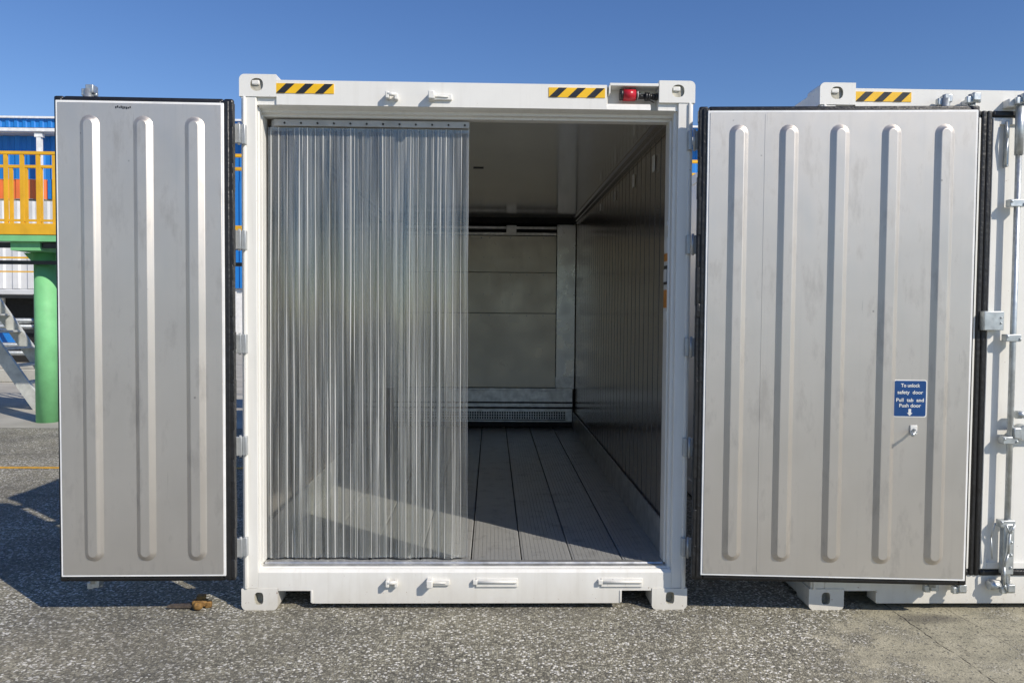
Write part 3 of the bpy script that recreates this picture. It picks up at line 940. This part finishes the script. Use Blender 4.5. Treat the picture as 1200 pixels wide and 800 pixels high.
# cross-section samples: (offset inside a pitch, depth, material of the face to its right)
SEC = [(0.0, 0.0, 0), (0.010, 0.0, 0), (0.0215, 0.0, 0), (0.0233, 0.0006, 2), (0.0243, -0.0026, 1), (0.0258, -0.0046, 1), (0.0276, -0.0048, 1), (0.0292, -0.0030, 1), (0.0302, 0.0006, 2), (0.0320, 0.0, 0), (0.0375, 0.0, 0)]
for i in range(nst):
    xs = span0 + i*(span1-span0-W)/(nst-1)
    yb_ = 0.008 if i % 2 else -0.008
    lean = rnd.uniform(-0.010, 0.010)
    mb = MB([PVC, PVCB, PVCD])
    NZ = 34
    ph = rnd.uniform(0, 6); amp = rnd.uniform(0.005, 0.014); tw = rnd.uniform(-0.022, 0.022)
    cur = rnd.uniform(-0.018, 0.022)
    cols = []
    k = 0
    while k*BP < W-0.001:
        jit = rnd.uniform(-0.0025, 0.0025)
        for (o_, dy, mi) in SEC:
            uu = k*BP+o_+jit
            if 0 <= uu <= W: cols.append((uu, dy, mi))
        k += 1
    V = []
    wob = rnd.uniform(2.0, 4.0)
    amps = {}
    for (uu, dy, mi) in cols:
        dy *= amps.setdefault(int(uu/BP), rnd.uniform(0.35, 1.25))
        u = uu/W
        rowv = []
        for c in range(NZ+1):
            zt = c/NZ
            down = 1-zt
            z = -0.020 + zt*2.395 + (rnd.uniform(-0.002, 0.004) if c == 0 else 0)
            yv = yb_ + dy + amp*down**0.6*math.sin(u*7+ph+zt*wob) + tw*(u-0.5)*down + cur*(4*(u-0.5)**2-0.4)*min(1, down*4)
            x = xs + uu + lean*down + (0.003*math.sin(zt*3+ph)+0.0008*math.sin(zt*15+ph*2+u*3))*min(1, down*3)
            rowv.append(mb.bm.verts.new((x, yv, z)))
        V.append(rowv)
    for a in range(len(cols)-1):
        for c in range(NZ):
            f = mb.bm.faces.new((V[a][c], V[a+1][c], V[a+1][c+1], V[a][c+1])); f.smooth = True; f.material_index = cols[a][2]
    mb.build('strip', cu)

# ------------------------------------------------------------------ debris by the corner
mb = MB([WOODD, RUST])
db = empty('rusty_twistlock', (-1.51, 0.015, 0), R(12))
db.scale = (0.9, 0.9, 0.8)
tag(db, 'rusty yellow twistlock with a flat dark lever lying on the asphalt by the doorway', 'twistlock')
mb = MB(RUST)
mb.ball((0.05, -0.03, 0.030), 0.030, 0, 16, (1, 1, 0.95))
mb.box(0.01, 0.10, -0.015, 0.045, 0.012, 0.055, 0, 0.012)
mb.box(0.03, 0.085, 0.02, 0.08, 0.045, 0.075, 0, 0.010)
mb.box(0.085, 0.125, -0.01, 0.025, 0.0, 0.045, 0, 0.008)
mb.build('lock_body', db)
mb = MB(WOODD)
mb.prism([(-0.135, 0.02), (-0.11, 0.045), (0.10, 0.03), (0.115, 0.0), (0.02, -0.012)], 'z', 0.010, 0.028, 0)
mb.build('lever', db)

# ------------------------------------------------------------------ elevated walkway behind
wk = empty('elevated_walkway', (0, 6.65, 0))
tag(wk, 'elevated walkway on a green column with orange yellow beam and yellow railings', 'walkway')
x0, x1 = -12.0, 9.0
mb = MB(YPAINT); mb.box(x0, x1, 0.0, 0.06, 2.649, 2.803, 0, 0.004); mb.box(x0, x1, 1.04, 1.10, 2.649, 2.803, 0, 0.004); mb.build('kick_beam', wk)
mb = MB(GREEN); mb.box(x0, x1, 0.01, 0.08, 2.558, 2.648, 0, 0.004); mb.box(x0, x1, 1.02, 1.09, 2.558, 2.648, 0, 0.004); mb.build('edge_beam', wk)
mb = MB(GALV); mb.box(x0, x1, 0.081, 1.019, 2.60, 2.64); mb.build('deck', wk)
mb = MB(BLACKP); mb.box(x0, x1, 0.12, 0.19, 2.48, 2.55)
mb.build('pipe_run', wk)
mb = MB(BLACKP); mb.box(x0, x1, 0.30, 0.36, 2.262, 2.315); mb.build('pipe_run', wk)
for side, y, zt, off in ((0, 0.03, 3.763, 0.0), (1, 1.07, 3.763, 0.10)):
    mb = MB(YPAINT)
    mb.box(x0, x1, y-0.02, y+0.02, zt-0.025, zt+0.02, 0, 0.006)
    if side == 0: mb.box(x0, -4.3, y-0.012, y+0.012, 2.83, 2.86)
    if side == 0: mb.box(-4.3, x1, y-0.012, y+0.012, zt-0.19, zt-0.16)
    mb.build('handrail', wk)
    x = -6.515 + off - 0.218*38
    n = 0
    while x < x1:
        if x > x0 and (x < -4.3 or (x > 0 and n % 7 == 1)):
            mb = MB(YPAINT); mb.box(x-0.025, x+0.025, y-0.015, y+0.015, 2.803, zt-0.026); mb.build('baluster', wk)
        x += 0.218; n += 1
for x in (-11.6, -6.30, 5.6):
    mb = MB(GREEN)
    mb.cyl((x, 0.57, 0.0), (x, 0.57, 2.44), 0.15, 0, 28)
    mb.prism([(x-0.30, 2.44), (x+0.30, 2.44), (x+0.15, 2.28), (x-0.15, 2.28)], 'y', 0.55, 0.59, 0)
    mb.box(x-0.20, x+0.20, 0.082, 1.018, 2.441, 2.557)
    mb.build('column', wk)

# diagonal stair of galvanised steel
stn = empty('steel_staircase', (-7.9, 8.6, 0))
tag(stn, 'pale galvanised steel stair stringer leaning down beside the green column', 'staircase')
def bar(mb, p, q, w, d, mi=0):
    p, q = Vector(p), Vector(q); dr = (q-p)
    mtx = Matrix.Translation((p+q)/2) @ dr.to_track_quat('Z', 'Y').to_matrix().to_4x4() @ Matrix.Diagonal((w, d, dr.length, 1))
    res = bmesh.ops.create_cube(mb.bm, size=1.0, matrix=mtx)
    for f in set(f for v in res['verts'] for f in v.link_faces): f.material_index = mi
stm = simple('galv_pale', (0.52, 0.53, 0.50), 0.6, 0.1, 0.2, 8)
for y in (0, 0.8):
    mb = MB(stm); bar(mb, (-0.62, y, 1.95), (0.72, y, 0.02), 0.06, 0.20); mb.build('stringer', stn)
for k in range(7):
    t = (k+0.5)/7
    mb = MB(stm); cx_, cz_ = -0.62+1.34*t, 1.95-1.93*t
    mb.box(cx_-0.12, cx_+0.12, 0.03, 0.77, cz_-0.015, cz_+0.015); mb.build('tread', stn)
mb = MB(stm); mb.box(-1.9, -0.55, 0, 0.8, 1.93, 1.99); mb.build('landing', stn)
mb = MB(stm); bar(mb, (-0.65, 0, 1.93), (-1.25, 0, 0.0), 0.07, 0.10); bar(mb, (-0.65, 0.8, 1.93), (-1.25, 0.8, 0.0), 0.07, 0.10); mb.build('support_leg', stn)

# ------------------------------------------------------------------ blue warehouse far behind
wh = empty('warehouse', (0, 30, 0))
tag(wh, 'big blue clad warehouse with orange band and white roof edge behind the walkway', 'warehouse')
def cladding(mb, x0, x1, y, z0, z1, pitch=0.5, depth=0.06, mi=0):
    xs = []
    x = x0
    while x < x1:
        xs += [(x, y), (x+pitch*0.40, y), (x+pitch*0.52, y-depth), (x+pitch*0.88, y-depth)]
        x += pitch
    a = [mb.bm.verts.new((p[0], p[1], z0)) for p in xs]; c = [mb.bm.verts.new((p[0], p[1], z1)) for p in xs]
    for i in range(len(xs)-1):
        f = mb.bm.faces.new((a[i], a[i+1], c[i+1], c[i])); f.material_index = mi
mb = MB(BLUE); cladding(mb, -45, 30, 0.0, 7.18, 9.0); mb.build('wall', wh)
mb = MB(ORNG); cladding(mb, -45, -18.9, 0.02, 6.34, 7.178); cladding(mb, -17.9, -15, 0.02, 6.34, 7.178); mb.build('wall_band', wh)
mb = MB(BLUE); mb.box(-18.9, -17.9, -0.04, 0.02, 6.34, 7.18); cladding(mb, -14.98, 30, -0.12, 2.6, 7.17); mb.build('wall', wh)
mb = MB(BEIGE); mb.box(-45, 30, 0.0, 0.2, 5.55, 6.339); mb.build('wall', wh)
mb = MB(WTRIM); mb.box(-45, 30, 0.0, 0.2, 0.0, 5.549)
mb.box(-45, -19.4, -0.1, 0.0, 5.15, 5.55); mb.build('wall', wh)
mb = MB(DARK)
for k in range(22):
    x = -44+k*3.4
    mb.box(x, x+2.0, -0.03, -0.001, 0.0, 4.1)
mb.build('doorway', wh)
mb = MB(BLUE); cladding(mb, -45, 30, -0.52, 9.25, 9.62, 0.35, 0.04); mb.build('parapet', wh)
mb = MB(WTRIM); mb.box(-45, 30, -0.65, -0.40, 9.621, 9.70); mb.box(-45, 30, -0.70, -0.45, 9.05, 9.20, 0, 0.02); mb.build('gutter', wh)
mb = MB(DARK); mb.box(-45, 30, -0.54, -0.42, 9.201, 9.249); mb.build('gutter_gap', wh)
mb = MB(GREYW); mb.box(-45, 30, -0.50, 14.0, 9.55, 9.62); mb.box(-45, 30, -0.45, 0.0, 9.02, 9.08); mb.build('roof', wh)
for x in (-40, -29.5, -18.95, -8, 2, 12, 22):
    mb = MB(WTRIM); mb.box(x-0.09, x+0.09, -.60, -0.42, 0, 9.03); mb.box(x-.16, x+.16, -.62, -.40, 8.85, 9.02); mb.build('pillar', wh)

# low plant buildings and clutter in between
sh = empty('pump_house', (-17, 20, 0))
tag(sh, 'pale grey pump house with a yellow roof rail seen under the walkway', 'building')
mb = MB(GREYW); cladding(mb, -8, 6, 0, 2.25, 4.9, 0.45, 0.05); mb.box(-8, 6, 0.01, 4, 2.2, 4.9); mb.build('wall', sh)
mb = MB(DARK); mb.box(-8, 6, 0.05, 4, 0, 2.19); mb.build('undercroft', sh)
for x in (-6, -3.4, -0.6, 2.2, 5):
    mb = MB(WTRIM); mb.box(x-.1, x+.1, -0.05, 0.04, 0, 2.2); mb.build('post', sh)
mb = MB(GREYW); mb.box(-8, 6, -1.1, 0.0, 2.05, 2.20, 0, 0.02); mb.build('canopy', sh)
mb = MB(YPAINT)
mb.box(-8, 6, -1.06, -1.02, 3.10, 3.15); mb.box(-8, 6, -1.06, -1.02, 2.70, 2.74)
for k in range(10): mb.box(-8+k*1.5, -7.94+k*1.5, -1.06, -1.02, 2.2, 3.12)
mb.build('railing', sh)
for k, (x, y, r, h) in enumerate(((-17.2, 17.0, 0.35, 3.0), (-13.6, 17.4, 0.28, 2.7))):
    t = empty('storage_tank', (x, y, 0))
    tag(t, ['fat white vertical storage tank in front of the pump house', 'slim white vertical storage tank near the green column'][k], 'tank', 'white tanks by the pump house')
    mb = MB(WTRIM); mb.cyl((0, 0, 0.5), (0, 0, h), r, 0, 28); mb.ball((0, 0, h), r, 0, 20, (1, 1, 0.4)); mb.build('vessel', t)
    mb = MB(GALV)
    for a in range(4): mb.box(r*.6*math.cos(a*PI/2+.7)-.04, r*.6*math.cos(a*PI/2+.7)+.04, r*.6*math.sin(a*PI/2+.7)-.04, r*.6*math.sin(a*PI/2+.7)+.04, 0, 0.52)
    mb.build('stand', t)
rk = empty('pipe_rack', (-13, 15.2, 0))
tag(rk, 'dark steel pipe rack standing low in front of the pump house', 'pipe rack')
mb = MB(BLACKP)
for x in range(-6, 6, 2): mb.box(x-.05, x+.05, -.05, .05, 0, 2.0)
for z in (1.05, 1.9): mb.box(-6, 4.2, -.06, .06, z, z+.08)
mb.build('frame', rk)
mb = MB(GALV)
for z in (0.55, 0.75, 1.20, 1.35): mb.cyl((-6, 0.1, z), (4.2, 0.1, z), 0.06, 0, 12)
mb.build('pipe', rk)
cr = empty('blue_crate', (-12.9, 15.9, 0))
tag(cr, 'blue slatted crate beside the pipe rack', 'crate')
mb = MB(BLUE)
for k in range(9): mb.box(-1.3+k*.2, -1.18+k*.2, -.02, .02, 0.62, 1.12)
mb.box(-1.3, .5, .03, .9, 0.62, 1.10)
mb.build('side_panel', cr)
mb = MB(DARK); mb.box(-1.3, .5, 0.0, .9, 0.50, 0.615); mb.build('skid', cr)
br = empty('concrete_barrier', (-15, 22.0, 0))
mb = MB(CONC)
br = tag(MB(CONC).box(-22, -6, 13.4, 13.7, 0, 0.30, 0, 0.03).box(-22, -6, 13.42, 13.68, 0.302, 0.42, 0, 0.02).build('concrete_barrier'), 'low pale concrete kerb wall across the yard behind the stair', 'barrier')
for o in [o for o in bpy.data.objects if o.name.startswith('concrete_barrier') and o.type == 'EMPTY']: bpy.data.objects.remove(o)
